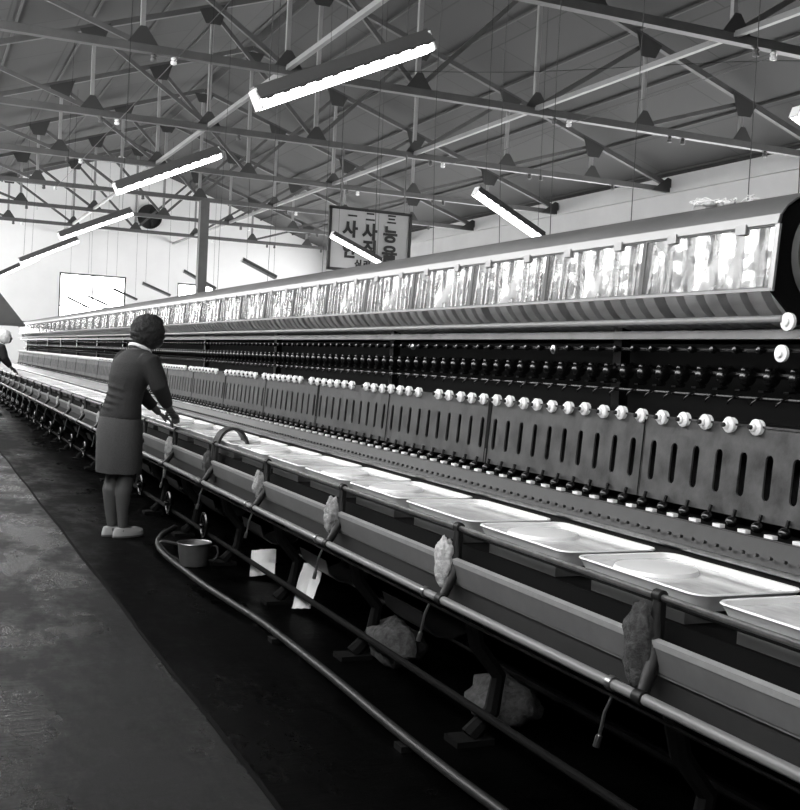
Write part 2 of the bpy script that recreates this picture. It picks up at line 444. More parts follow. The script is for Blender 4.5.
part('perforated_strip', b, 'strip')
part('button_shelf', MB().box(2.10, 2.24, MY0, MY1, .820, .830), 'matte')
part('light_block_core', MB().prism([(2.24, .30), (2.82, .30), (2.82, 1.37), (2.47, 1.37), (2.47, 1.12), (2.30, 1.10), (2.24, .90)], MY0 + .02, MY1 - .02), 'matte')  # dark core added inside the machine to block light
part('light_block_panel', MB().box(2.84, 2.85, MY0, MY1, .0, 1.42), 'matte')  # unseen panel added to keep light off the floor under the machine
part('upper_guide_bar', MB().box(2.29, 2.31, MY0, MY1, 1.378, 1.405), 'galv')
part('upper_guide_bar', MB().tube([(2.25, 2.42, 1.432), (2.25, MY1, 1.432)], .0115, 12), 'chrome')
part('guide_rod', MB().tube([(2.33, MY0, 1.345), (2.33, MY1, 1.345)], .007, 8), 'black')
part('guide_rod', MB().tube([(2.38, MY0, 1.27), (2.38, MY1, 1.27)], .009, 8), 'black')
part('guide_rod', MB().tube([(2.33, MY0, 1.20), (2.33, MY1, 1.20)], .006, 8), 'black')

# discs on the bar ends
for (x, y, z, r) in [(2.25, 2.40, 1.424, .026), (2.27, 2.44, 1.335, .025), (2.28, 3.68, 1.337, .017), (2.28, 5.0, 1.34, .014)]:
    d = MB().lathe([(.004, -.014), (r * .45, -.012), (r * .5, -.006), (r, -.004), (r, .006), (r * .6, .012)], (x, y, z), 'x', 20)
    part('bar_end_disc', d, 'porcelain' if r > .02 else 'brass', (x, y, z))

# slotted panels : plate with ten stadium holes, leaning back
def slotted(n=10, pitch=.105, up=.262, hole_l=.128, hole_w=.030):
    L = n * pitch - .006
    b = MB(); t = .006; w = L / n
    for k in range(n):
        c = (k + .5) * w; v0 = up * .465
        u1 = w / 2; vb = -v0; vt = up - v0
        hw = hole_w / 2; hl = hole_l / 2 - hw
        angs = [math.atan2(vt, u1), math.atan2(vt, -u1), math.atan2(vb, -u1), math.atan2(vb, u1), 0.0, PI]
        for sg in (-1, 1):
            for i in range(7):
                q = PI * i / 6; angs.append(math.atan2(sg * (hl + hw * math.sin(q)), hw * math.cos(q)))
        angs = sorted(x % (2 * PI) for x in angs)
        inn = []; out = []
        for a in angs:
            ca, sa = math.cos(a), math.sin(a)
            tx = u1 / abs(ca) if abs(ca) > 1e-9 else 1e9
            ty = (vt / sa if sa > 1e-9 else (vb / sa if sa < -1e-9 else 1e9))
            q = min(tx, ty); out.append((c + ca * q, v0 + sa * q))
            # stadium perimeter along direction with the cap centre
            if abs(ca) > 1e-9 and abs(sa / ca * hw) <= hl: inn.append((c + math.copysign(hw, ca), v0 + abs(hw / ca) * sa))
            else:
                sgn = 1 if sa > 0 else -1
                B = hl * abs(sa); D = B * B - hl * hl + hw * hw; q2 = B + math.sqrt(max(D, 0))
                inn.append((c + ca * q2, v0 + sa * q2))
        m = len(angs)
        P = lambda u, v, d: (v * .07 + d * .9975, u, v * .9975 - d * .07)
        vs = [P(u, v, 0) for u, v in out] + [P(u, v, 0) for u, v in inn] + [P(u, v, t) for u, v in inn] + [P(u, v, t) for u, v in out]
        fs = []
        for i in range(m):
            j = (i + 1) % m
            fs += [(i, j, m + j, m + i), (m + i, m + j, 2 * m + j, 2 * m + i), (2 * m + i, 2 * m + j, 3 * m + j, 3 * m + i)]
        b.add(vs, fs)
    # rolled edges
    for u in (0, L):
        b.bar(P(u, 0, t / 2), P(u, up, t / 2), .004, t * 1.5)
    b.bar(P(0, up, 0), P(L, up, 0), .010, .006)
    return b, L
MOD = 1.05
sb, SL = slotted()
panel_me = sb.mesh('slotted_panel', True, 30)
PX, PZ = 2.168, .863
knob_prof = [(.006, -.020), (.0115, -.019), (.0135, -.015), (.0135, -.012), (.019, -.010), (.0235, -.005), (.0235, .001), (.019, .004), (.019, .006), (.022, .008), (.022, .013), (.010, .016)]
kmb = MB().lathe(knob_prof, (0, 0, 0), 'x', 16)
knob_me = kmb.mesh('porcelain_pulley', True, 40)
pin_me = MB().lathe([(.005, -.030), (.007, -.028), (.007, -.018)], (0, 0, 0), 'x', 8).mesh('pulley_pin')
# dark reeling head: bracket, ring and glass button
hb = MB()
hb.tube([(.05, 0, .02), (.02, 0, .03), (0, 0, .015), (-.012, 0, -.01), (-.005, 0, -.03), (.012, 0, -.035)], .006, 6)
hb.lathe([(.004, -.018), (.022, -.016), (.028, -.008), (.028, .004), (.012, .012)], (.0, .0, .0), 'y', 12)
hb.ell((-.012, 0, .022), (.012, .012, .012), 8, 6)
hb.bar((.02, .03, -.04), (-.01, .03, -.04), .022, .006)
head_me = hb.mesh('reeling_head', True, 50)
tb = MB()   # small upper button
tb.lathe([(.003, -.02), (.010, -.017), (.013, -.006), (.008, .004), (.008, .02)], (0, 0, 0), 'x', 10)
btn_me = tb.mesh('traverse_button', True, 50)
lb = MB(); lb.ell((0, 0, .010), (.018, .020, .016), 10, 6); lb.tube([(0, 0, 0), (.012, 0, .045)], .006, 6)
low_me = lb.mesh('cocoon_end_button', True, 50)
wd_me = MB().box(-.009, .009, -.016, .016, 0, .010).mesh('porcelain_eyelet', False)
lower_hook = MB().tube([(.03, 0, .01), (0, 0, 0), (-.012, .006, -.014), (-.004, .02, -.02)], .0035, 6).mesh('thread_hook', True, 60)

counts = {}
rest = {}
def many(name, me, m, at):
    n = counts.get(name, 0)
    if n < 100:
        counts[name] = n + 1; return put(name, me, m, RM, at)
    r = rest.setdefault(name, (MB(), me, m))[0]
    vs = [v.co + Vector(at) for v in me.vertices]; r.add(vs, [tuple(p.vertices) for p in me.polygons])

seam0 = 2.94 - 2 * MOD
npan = int((MY1 - seam0) / MOD)
pid = 0
slot_holes = []
for j in range(npan):
    y0 = seam0 + j * MOD
    o = put('slotted_panel', panel_me, 'panel', RM, (PX, y0 + .003, PZ))
    if j % 2 == 1 or True:
        wide = (j % 2 == 1)
        g = .014 if wide else .004
        part('panel_joint', MB().add([(PX - .001, y0 - g, PZ), (PX + .015, y0 - g, PZ + .26), (PX + .015, y0 + g, PZ + .26), (PX - .001, y0 + g, PZ)] +
                                       [(PX + .01, y0 - g, PZ), (PX + .026, y0 - g, PZ + .26), (PX + .026, y0 + g, PZ + .26), (PX + .01, y0 + g, PZ)],
                                       [(0, 1, 2, 3), (7, 6, 5, 4), (0, 4, 5, 1), (1, 5, 6, 2), (2, 6, 7, 3), (3, 7, 4, 0)]) if wide else
             MB().bar((PX - .001, y0, PZ), (PX + .015, y0, PZ + .258), .004, .003), 'matte', (PX, y0, PZ), smooth=False)
    for k in range(10):
        y = y0 + (k + .5) * .105
        many('reeling_head', head_me, 'black', (2.36, y, 1.262))
        many('traverse_button', btn_me, 'black', (2.318, y, 1.345))
        many('thread_hook', lower_hook, 'chrome_dull' if 0 else 'black', (2.31, y, 1.20))
        many('end_button', low_me, 'black', (2.150, y, .838))
        many('porcelain_eyelet', wd_me, 'porcelain', (2.122, y + .02, .8305))
skips = [4.55, 5.40, 6.35, 7.3, 8.3, 9.4, 10.6, 11.9, 13.2]
for k in range(220):
    y = 2.42 + k * .108
    if any(abs(y - q) < .06 for q in skips) or y > MY1 - .3: continue
    at = (2.176, y + random.uniform(-.006, .006), 1.124 + random.uniform(-.002, .002))
    n = counts.get('porcelain_pulley', 0)
    if n < 100:
        kn = put('porcelain_pulley', knob_me, 'porcelain', RM, at); counts['porcelain_pulley'] = n + 1
        put('pulley_pin', pin_me, 'iron', kn, at)
    else: many('porcelain_pulley', knob_me, 'porcelain', at)
for nme, (mb, me, m) in rest.items():
    o = put(nme, mb.mesh(nme, True, 40), m, RM, (0, 0, 0)); tag(o, kind='stuff')

# front brackets and troughs, one bay every 1.066 m
PY = [2.14 + 1.066 * k for k in range(-1, 24)]
bk = MB()
bk.bar((0, 0, .225), (0, 0, .06), .034, .016, (1, 0, 0)); 
bk.tube([(0, 0, .235), (.0, 0, .20), (-.006, 0, .13), (-.02, -.01, .07), (-.05, -.035, .03), (-.078, -.055, .0)], [.013, .017, .020, .019, .017, .015], 8)
bk.lathe([(.016, -.018), (.019, -.016), (.019, .016), (.016, .018)], (-.08, -.055, .0), 'y', 12)
bk.lathe([(.012, -.016), (.016, -.014), (.016, .014), (.012, .016)], (0, 0, .225), 'y', 12)
bracket_me = bk.mesh('front_bracket', True, 45)
collar_me = MB().lathe([(.013, -.012), (.019, -.010), (.019, .010), (.013, .012)], (0, 0, 0), 'y', 12).mesh('pipe_collar')
tl = 1.066 - .05
tl = 1.066
tme = MB().sheet([(-.020, .118), (-.012, .080), (-.004, .045)], -tl / 2, tl / 2, .004).prism([(.09, .03), (.10, .03), (.10, .11), (.09, .11)], -tl / 2, tl / 2).box(-.004, .10, -tl / 2, tl / 2, .036, .042)
trough_me = tme.mesh('catch_trough', False)
lip_me = MB().sheet([(-.024, .106), (-.026, .122), (-.010, .127), (-.004, .118)], -tl / 2, tl / 2, .003).mesh('trough_lip', True, 40)
skirt_me = MB().box(.006, .012, -tl / 2, tl / 2, -.03, .044).mesh('trough_skirt', False)
leg = MB()
leg.tube([(0, 0, .45), (.03, 0, .33), (.12, 0, .22), (.10, 0, .10), (.02, 0, .02)], [.03, .028, .026, .028, .035], 8)
leg.box(-.05, .09, -.05, .05, 0, .02)
leg.bar((.0, 0, .44), (.55, 0, .40), .05, .05)
leg_me = leg.mesh('cast_leg', True, 40)
hl = MB().tube([(0, 0, .0), (-.012, .01, -.04), (-.02, .015, -.10)], .005, 6); hl.tube([(-.02, .015, -.10), (-.026, .019, -.13)], .009, 8)
lever_me = hl.mesh('lever')
wheel = MB()
for a in range(0, 20): pass
ring = [(0,   .075 * math.cos(2 * PI * i / 24), .075 * math.sin(2 * PI * i / 24)) for i in range(25)]
wheel.tube(ring, .010, 6, cap=False)
for a in range(4):
    q = a * PI / 4; wheel.tube([(0, -.07 * math.cos(q), -.07 * math.sin(q)), (0, .07 * math.cos(q), .07 * math.sin(q))], .005, 6)
wheel.lathe([(.012, -.03), (.018, -.02), (.018, .03), (.01, .04)], (0, 0, 0), 'x', 10)
wheel_me = wheel.mesh('valve_wheel', True, 50)
pan = MB()
for i in range(1):
    pan.sheet([(-.12, .09), (-.10, .03), (-.05, -.01), (.02, -.02), (.09, .0), (.13, .06)], -.19, .19, .004)
pan_me = pan.mesh('drip_pan', True, 50)
for k, y in enumerate(PY):
    put('front_bracket', bracket_me, 'iron', RM, (1.66, y, .5))
    put('pipe_collar', collar_me, 'chrome_dull', RM, (1.58, y + .06, .5))
    ym = y + 1.066 / 2
    if ym < MY1 - .5:
        tr = put('catch_trough', trough_me, 'trough', RM, (1.66, ym, .5))
        put('trough_lip', lip_me, 'lip', tr, (1.66, ym, .5))
        put('trough_skirt', skirt_me, 'underboard', tr, (1.66, ym, .5))
    put('leg', leg_me, 'matte', RM, (1.72, y, 0))
    put('leg', leg_me, 'iron', RM, (2.72, y, 0)).rotation_euler = (0, 0, PI)
    put('lever', lever_me, 'chrome_dull', RM, (1.625, y + .12, .445))
    k >= 5 and put('valve_wheel', wheel_me, 'black', RM, (1.72, y + .42, .17))
    if k > 0: k >= 2 and put('drip_pan', pan_me, 'strip', RM, (1.93, y + .75, .22))
# raised loop over the bath near the woman
lp = []
for i in range(13):
    a = PI * i / 12; lp.append((1.76 - .10 * math.cos(a), 6.44, .70 + .125 * math.sin(a)))
lpm = MB()
pr = None
prof = [(1.655, .50), (1.655, .70)] + [(p[0], p[2]) for p in lp[1:]] + [(1.865, .66)]
lpm.sheet(prof, 6.36, 6.475, .016)
part('bath_arch', lpm, 'strip', (1.76, 6.44, .7))

# hood ------------------------------------------------------------
HY0, HY1 = 2.42, 26.9
BAY = .615
nb = int((HY1 - HY0) / BAY)
HY1 = HY0 + nb * BAY
part('hood_top', MB().sheet([(2.219, 1.697), (2.226, 1.727), (2.242, 1.749), (2.275, 1.773), (2.33, 1.795), (2.42, 1.819), (2.52, 1.838), (2.62, 1.845), (2.74, 1.82), (2.80, 1.76), (2.82, 1.6), (2.82, 1.40)], HY0, HY1, -.005), 'hoodtop')
part('hood_frame', MB().sheet([(2.217, 1.697), (2.224, 1.725)], HY0, HY1, -.009), 'frame')
part('hood_frame', MB().box(2.195, 2.206, HY0, HY1, 1.508, 1.517), 'frame')
reel_r = .17; RX, RZ = 2.43, 1.59
skein_me = MB().lathe([(.150, -.034), (reel_r, -.030), (reel_r + .003, -.01), (reel_r + .003, .012), (reel_r, .030), (.150, .034)], (0, 0, 0), 'y', 32).mesh('silk_skein', True, 60)
rl = MB(); R6 = []
for i in range(6):
    a = 2 * PI * i / 6 + .3
    rl.bar((.148 * math.cos(a), -BAY / 2 + .02, .148 * math.sin(a)), (.148 * math.cos(a), BAY / 2 - .02, .148 * math.sin(a)), .03, .014, (math.cos(a), 0, math.sin(a)))
    for yy in (-BAY / 2 + .05, BAY / 2 - .05): rl.bar((0, yy, 0), (.145 * math.cos(a), yy, .145 * math.sin(a)), .016, .016, (0, 1, 0))
rl.tube([(0, -BAY / 2, 0), (0, BAY / 2, 0)], .016, 10)
rl.lathe([(.12, -BAY / 2 + .01), (.135, -BAY / 2 + .01), (.135, BAY / 2 - .01), (.12, BAY / 2 - .01)], (0, 0, 0), 'y', 24)
reel_me = rl.mesh('reel', True, 40)
glass_b = MB().sheet([(2.204 - 2.22, 1.518 - 1.6), (2.217 - 2.22, 1.696 - 1.6)], -BAY / 2 + .006, BAY / 2 - .006, .003)
glass_me = glass_b.mesh('glass_pane', False)
fm = MB()
w = .008
fm.bar((-.017, -BAY / 2 + .006, -.082), (-.004, -BAY / 2 + .006, .096), w, .010, (0, 1, 0))
fm.bar((-.017, BAY / 2 - .006, -.082), (-.004, BAY / 2 - .006, .096), w, .010, (0, 1, 0))
fm.bar((-.017, -BAY / 2 + .006, -.082), (-.017, BAY / 2 - .006, -.082), .006, .006); fm.bar((-.004, -BAY / 2 + .006, .096), (-.004, BAY / 2 - .006, .096), .006, .006)
fr_me = fm.mesh('sash', False)
HG = 1
hg_me = MB().box(-.008, .004, -.022, .022, -.016, .012).mesh('hinge', False)
sk = 0
for j in range(nb):
    yc = HY0 + (j + .5) * BAY
    g = put('hood_sash', fr_me, 'steel', RM, (2.22, yc, 1.6))
    put('glass_pane', glass_me, 'glass', g, (2.22, yc, 1.6))
    for s in (-.16, .16): put('hinge', hg_me, 'frame', g, (2.212, yc + s, 1.694))
    r = put('reel', reel_me, 'strip', RM, (RX, yc, RZ))
    if sk + 6 <= 96:
        for q in range(6):
            put('silk_skein', skein_me, 'silk', r, (RX, yc + (q - 2.5) * .0985 + random.uniform(-.006, .006), RZ)); sk += 1
    else:
        mb = MB()
        for q in range(6): mb.add([v.co + Vector((0, (q - 2.5) * .0985, 0)) for v in skein_me.vertices], [tuple(p.vertices) for p in skein_me.polygons])
        tag(put('silk_skein', mb.mesh('silk_skein_row', True, 60), 'silk', r, (RX, yc, RZ)), kind='stuff')
# end of hood: black sheet in place of the shaded open inside, disc and rim
part('hood_end', MB().prism([(2.206, 1.515), (2.219, 1.695), (2.242, 1.745), (2.33, 1.788), (2.42, 1.812), (2.52, 1.83), (2.62, 1.838), (2.74, 1.81), (2.79, 1.75), (2.81, 1.44), (2.32, 1.42)], HY0 + .012, HY0 + .022), 'matte')
dm = MB().lathe([(.01, -.03), (.03, -.03), (.032, -.015), (.145, -.012), (.157, -.024), (.165, -.024), (.167, .0), (.15, .012)], (RX, HY0 - .002, RZ + .03), 'y', 36)
part('reel_end_disc', dm, 'steel', (RX, HY0, RZ), ang=50)
part('hood_end', MB().sheet([(2.205, 1.508), (2.219, 1.698)], HY0 - .006, HY0 + .012, -.008), 'frame')
part('hood_end', MB().box(2.3, 2.82, MY1 - .08, MY1 - .07, 1.37, 1.82), 'galv', smooth=False)
part('machine_end_frame', MB().prism([(2.36, .0), (2.84, .0), (2.84, 1.42), (2.3, 1.42), (2.3, 1.37), (2.42, 1.37), (2.30, .8), (2.1, .7), (2.1, .6), (2.36, .5)], MY0 - .03, MY0 + .01), 'iron')
# posts that carry the hood
for k in range(0, 13):
    y = 1.3 + k * 2.1
    part('hood_post', MB().bar((2.40, y, 1.10), (2.40, y, 1.44), .05, .04), 'black', (2.4, y, 1.1))

# ---------------------------------------------------------------- white bath trays on the moving line
def tray_meshes():
    t = MB(); L, W, H = .266, .163, .05
    def rr(l, w, r, z, n=5):
        out = []
        for cx, cy, a0 in ((w - r, l - r, 0), (-w + r, l - r, PI / 2), (-w + r, -l + r, PI), (w - r, -l + r, 1.5 * PI)):
            for i in range(n): a = a0 + PI / 2 * i / (n - 1); out.append((cx + r * math.cos(a), cy + r * math.sin(a), z))
        return out
    rings = [rr(L * .9, W * .9, .03, -.04), rr(L, W, .04, .0), rr(L + .006, W + .006, .045, .004), rr(L + .004, W + .004, .045, .008), rr(L - .006, W - .006, .035, .006), rr(L - .012, W - .012, .03, -.012), rr(L * .86, W * .86, .03, -.034)]
    n = len(rings[0]); vs = [p for r in rings for p in r]
    fs = [(i * n + k, i * n + (k + 1) % n, (i + 1) * n + (k + 1) % n, (i + 1) * n + k) for i in range(len(rings) - 1) for k in range(n)]
    fs += [tuple(range(n - 1, -1, -1)), tuple(range(len(vs) - n, len(vs)))]
    t.add(vs, fs)
    lid = MB().lathe([(.11, -.014), (.115, -.006), (.11, .004), (.06, .008), (.02, .009)], (-.02, .09, 0), 'z', 24)
    wm = MB(); ww = rr(L - .013, W - .013, .03, -.006); wm.add(ww + [(x, y, z - .012) for x, y, z in ww], [tuple(range(n)), tuple(range(2 * n - 1, n - 1, -1))] + [(i, i + n, (i + 1) % n + n, (i + 1) % n) for i in range(n)])
    cr = MB().box(-.14, .13, -.20, -.17, -.078, -.038); cr.box(-.14, .13, .17, .20, -.078, -.038); cr.box(-.15, -.12, -.20, .20, -.078, -.05)
    return t.mesh('tray', True, 40), lid.mesh('lid', True, 40), wm.mesh('bath', False), cr.mesh('carrier', False)
tm, lm, wm_, cm_ = tray_meshes()
TRL = ['cut by right edge of picture', 'first whole tray from the right edge', 'second from right edge, near oily rag', 'third from the right edge',
       'fourth from right edge, near pale fuzzy rag', 'fifth from the right edge', 'sixth from the right edge', 'seventh from right, just before the raised arch',
       'under the raised arch', 'just beyond the raised arch', 'nearest the hands of the woman', 'hidden partly behind the woman', 'just beyond the woman']
i = 0
y = 1.15
tray_y = []
while y < 26.4:
    t = empty('bath_tray', (1.872, y, .735), '', 'tray', 'white trays on the machine front')
    if i < len(TRL): lab = 'white enamel bath tray on the machine, ' + TRL[i]
    else: lab = 'white enamel bath tray on the machine, number %d past the woman towards the far end' % (i - len(TRL) + 2)
    t['label'] = lab
    put('tray', tm, 'enamel', t, WL[t]); put('bath', wm_, 'water', t, WL[t]); put('carrier', cm_, 'steel', t, WL[t])
    if i % 3 != 1: put('lid', lm, 'enamel', t, WL[t])
    tray_y.append(y); y += .585; i += 1

# ---------------------------------------------------------------- rags tied on the brackets
def lump(seed, c, r, tail=None):
    b = MB()
    b.ell(c, r, 26, 20, lambda d: 1 + .30 * noise.noise(d * 2.2 + Vector((seed, 0, 0))) + .12 * noise.noise(d * 7 + Vector((seed, 5, 0))))
    if tail:
        b.tube([(c[0] - .005, c[1] + .01, c[2] + .02), (c[0] - .018, c[1] + .014, c[2] - r[2]), (c[0] - .028, c[1] + .022, c[2] - r[2] - tail)], [.022, .013, .009], 8)
    return b
RAGS = [(1, 'dark oily rag tied to the bracket nearest the right edge', 'rag_dark', None, .09), (2, 'pale fuzzy rag bound round the second bracket from the right', 'rag_pale', None, .078),
        (3, 'grey rag bound round the third bracket from the right', 'rag', None, .072), (4, 'grey rag bound round the fourth bracket from the right', 'rag', None, .065),
        (5, 'dark rag on the bracket beside the raised arch', 'rag_dark', None, .07), (6, 'pale rag with a long hanging tail near the woman', 'rag_pale', .14, .07)]
for k, lab, m, tail, rz in RAGS:
    y = PY[k]
    b = lump(k * 3.1, (1.628, y + .028, .605), (.032, .046, rz * 1.05), tail)
    tag(build('tied_rag', b, m, at=(1.64, y, .6), ang=180), lab, 'rag', 'rags tied to the front brackets')
for k in range(8, 22):
    y = PY[k]
    b = lump(k * 1.7, (1.63, y + .02, .60), (.02, .03, .06))
    tag(build('tied_rag', b, 'rag_pale' if k % 3 == 0 else 'rag', at=(1.64, y, .6), ang=180),
        'small rag tied to bracket number %d beyond the woman, towards the far end' % (k - 7), 'rag', 'rags tied to the front brackets')

# silk waste on the hood top
b = MB()
for q in range(5):
    c = (2.40 + random.uniform(-.02, .03), 2.97 - q * .022, 1.828)
    s0 = q * 1.3
    b.ell(c, (.018, .022, .010), 12, 8, lambda d: 1 + .7 * noise.noise(d * 3 + Vector((s0, 0, 0))))
for q in range(46):
    p = Vector((2.38 + random.uniform(0, .05), 2.99 - abs(random.gauss(0, .09)), 1.826)); a_ = random.uniform(0, 2 * PI); l_ = random.uniform(.03, .08)
    b.tube(spline([p, p + Vector((math.cos(a_) * l_ * .4, math.sin(a_) * l_ * .5, random.uniform(.005, .022))), p + Vector((math.cos(a_ + .6) * l_ * .7, math.sin(a_ + .6) * l_, random.uniform(.0, .02))), p + Vector((math.cos(a_) * l_ * .7, math.sin(a_ + 1.2) * l_ * 1.3, .004))], 3), .0014, 4)
tag(build('silk_waste_tuft', b, 'cocoon', at=(2.4, 2.9, 1.83), ang=180), 'tuft of white silk waste lying on the grey hood top', 'silk waste')

# ---------------------------------------------------------------- under and beside the machine
hose = [(1.62, 7.2, .10), (1.50, 7.05, .07), (1.44, 6.85, .045), (1.42, 6.5, .04), (1.435, 5.73, .04), (1.47, 5.2, .04), (1.50, 4.76, .04), (1.502, 3.97, .045), (1.501, 3.37, .04), (1.503, 2.88, .04), (1.515, 2.5, .04), (1.52, 1.9, .04), (1.51, 1.0, .04), (1.5, -.5, .04)]
h = MB().tube(spline(hose), .017, 12)
hh = build('rubber_hose', h, 'rubber'); tag(hh, 'grey pipe of rubber hose lying along the floor before the machine', 'hose')
saddles = MB()
for y in (1.6, 3.2, 4.6):
    o = build('hose_block', MB().box(1.475, 1.535, y - .03, y + .03, 0, .02), 'iron', hh, (1.5, y, 0))

pt = empty('dipper_pot', (1.53, 6.40, 0), 'grey metal pot with long open handle standing on floor by hose', 'pot')
c0 = (1.56, 6.40)
b = MB().lathe([(.075, 0), (.082, .004), (.098, .13), (.103, .134), (.100, .137), (.094, .13), (.078, .01), (.02, .008)], (c0[0], c0[1], 0), 'z', 28)
part('pot_body', b, 'pot', (1.53, 6.4, 0), pt)
part('pot_rim', MB().tube([(c0[0] + .101 * math.cos(2 * PI * i / 28), c0[1] + .101 * math.sin(2 * PI * i / 28), .135) for i in range(29)], .004, 6, False), 'chrome_dull', (1.53, 6.4, 0), pt)
part('long_handle', MB().tube(spline([(c0[0] - .09, c0[1] + .02, .125), (c0[0] - .16, c0[1] + .02, .14), (c0[0] - .20, c0[1] + .02, .135), (c0[0] - .15, c0[1] + .02, .07), (c0[0] - .085, c0[1] + .02, .03)]), .008, 8), 'pot', (1.53, 6.4, 0), pt)
part('side_handle', MB().tube(spline([(c0[0] + .09, c0[1] - .01, .115), (c0[0] + .13, c0[1] - .015, .11), (c0[0] + .14, c0[1] - .015, .07), (c0[0] + .12, c0[1] - .01, .035), (c0[0] + .082, c0[1] - .01, .03)]), .006, 8), 'pot', (1.53, 6.4, 0), pt)

def crumpled(cx, cy, cz, w, l, seed, rot):
    b = MB(); n = 9; vs = []
    for i in range(n):
        for j in range(n):
            u = (i / (n - 1) - .5) * w; v = (j / (n - 1) - .5) * l
            z = .035 * noise.noise(Vector((u * 9 + seed, v * 9, 0))) + .02 * abs(noise.noise(Vector((u * 25, v * 25, seed))))
            vs.append((cx + u * math.cos(rot) - v * math.sin(rot), cy + u * math.sin(rot) + v * math.cos(rot), cz + z + .02))
    vs2 = [(x, y, z + .003) for x, y, z in vs]
    m = n * n; fs = []
    for i in range(n - 1):
        for j in range(n - 1):
            a = i * n + j; q = (a, a + n, a + n + 1, a + 1); fs.append(q[::-1]); fs.append(tuple(k + m for k in q))
    edge = [j for j in range(n)] + [i * n + n - 1 for i in range(1, n)] + [(n - 1) * n + j for j in range(n - 2, -1, -1)] + [i * n for i in range(n - 2, 0, -1)]
    for k in range(len(edge)): a, c = edge[k], edge[(k + 1) % len(edge)]; fs.append((a, c, c + m, a + m))
    return b.add(vs + vs2, fs)
# plates of paper standing against the shafts
def leaning(cx, cy, z0, w, h, yaw, tilt, seed):
    b = crumpled(0, 0, 0, w, h, seed, 0)
    R = Matrix.Translation((cx, cy, z0)) @ Matrix.Rotation(yaw, 4, 'Z') @ Matrix.Rotation(tilt, 4, 'X') @ Matrix.Translation((0, h / 2, 0))
    b.v = [tuple(R @ Vector(p)) for p in b.v]; return b
tag(build('paper_sheet', leaning(1.84, 5.93, .012, .14, .16, -.35, .95, 2), 'paper', at=(1.86, 5.9, 0)), 'squarish pale paper sheet leaning under the machine behind the pot', 'paper', 'paper sheets under the machine')
tag(build('paper_sheet', leaning(1.80, 5.10, .012, .11, .24, -.75, 1.0, 8), 'paper', at=(1.86, 5.0, 0)), 'narrow pale paper sheet leaning under machine right of the squarish one', 'paper', 'paper sheets under the machine')
def sack(x, y, z, r, seed):
    return MB().ell((x, y, z), r, 26, 16, lambda d: 1 + .28 * noise.noise(d * 1.8 + Vector((seed, 0, 0))) + .1 * noise.noise(d * 6 + Vector((seed, 0, 3))))
for (x, y, r, lab, s) in [(1.88, 4.15, (.11, .16, .09), 'lumpy grey sack on floor under machine, left one', 1.0), (1.95, 3.35, (.12, .16, .08), 'lumpy grey sack on floor under machine, right one', 4.0)]:
    tag(build('grey_sack', sack(x, y, r[2] * 1.0, r, s), 'rag_dark', at=(x, y, 0), ang=180), lab, 'sack', 'sacks under the machine')

# ---------------------------------------------------------------- sheet metal canopy at the far end
ca = empty('exhaust_canopy', (1.3, 24.0, 1.66), 'grey sheet metal exhaust canopy at the far left', 'canopy')
cb = MB(); bz, tz = 1.68, 2.75
vs = [(.0, 23.4, bz), (2.05, 23.4, bz), (2.05, 24.8, bz), (.0, 24.8, bz), (.72, 23.85, tz), (1.22, 23.85, tz), (1.22, 24.35, tz), (.72, 24.35, tz)]
cb.add(vs + [(x + (.01 if x < 1 else -.01), y + (.01 if y < 24 else -.01), z - .01) for x, y, z in vs],
       [(0, 1, 5, 4), (1, 2, 6, 5), (2, 3, 7, 6), (3, 0, 4, 7), (8, 12, 13, 9), (9, 13, 14, 10), (10, 14, 15, 11), (11, 15, 12, 8), (0, 8, 9, 1), (1, 9, 10, 2), (2, 10, 11, 3), (3, 11, 8, 0)])
build('canopy_hood', cb, 'steel', ca, (1.3, 24, 1.66), smooth=False)
build('canopy_rim', MB().box(-.01, 2.06, 23.39, 23.41, bz - .05, bz + .01).box(2.04, 2.06, 23.4, 24.8, bz - .05, bz + .01), 'steel', ca, (1.3, 24, 1.66), smooth=False)
build('duct', MB().lathe([(.26, tz - .02), (.26, 5.05)], (.97, 24.1, 0), 'z', 24), 'steel', ca, (1.3, 24, 1.66))

# wall fan
fn = empty('exhaust_fan', (5.8, YF - .05, 4.93), 'round black exhaust fan high on the white end wall', 'fan')
R = .30; fb = MB().lathe([(R, -.06), (R + .03, -.06), (R + .03, .05), (R, .05)], (5.8, YF - .05, 4.93), 'y', 32)
fb2 = MB()
ringv = []
for rr_, yy in ((R, -.06), (R + .03, -.06), (R + .03, .045), (R, .045)):
    for i in range(32): a = 2 * PI * i / 32; ringv.append((5.8 + rr_ * math.cos(a), YF - .05 + yy, 4.93 + rr_ * math.sin(a)))
fb2.add(ringv, [(j * 32 + i, j * 32 + (i + 1) % 32, ((j + 1) % 4) * 32 + (i + 1) % 32, ((j + 1) % 4) * 32 + i) for j in range(4) for i in range(32)])
build('fan_ring', fb2, 'fan', fn, (5.8, YF - .05, 4.93))
build('back_plate', MB().lathe([(R, .02), (R, .04)], (5.8, YF - .05, 4.93), 'y', 32), 'fan', fn, (5.8, YF - .05, 4.93))
build('fan_hub', MB().lathe([(.03, -.04), (.06, -.03), (.06, .02)], (5.8, YF - .05, 4.93), 'y', 16), 'fan', fn, (5.8, YF - .05, 4.93))
for k in range(5):
    a = 2 * PI * k / 5
    p = [(5.8 + rr_ * math.cos(a + da), YF - .05 + dy, 4.93 + rr_ * math.sin(a + da)) for rr_, da, dy in ((.05, 0, -.02), (.28, -.18, -.02), (.28, .32, .01), (.05, .5, .01))]
    build('fan_blade', MB().add(p + [(x, y + .004, z) for x, y, z in p], [(0, 1, 2, 3), (7, 6, 5, 4), (0, 4, 5, 1), (1, 5, 6, 2), (2, 6, 7, 3), (3, 7, 4, 0)]), 'fan', fn, (5.8, YF - .05, 4.93), smooth=False)

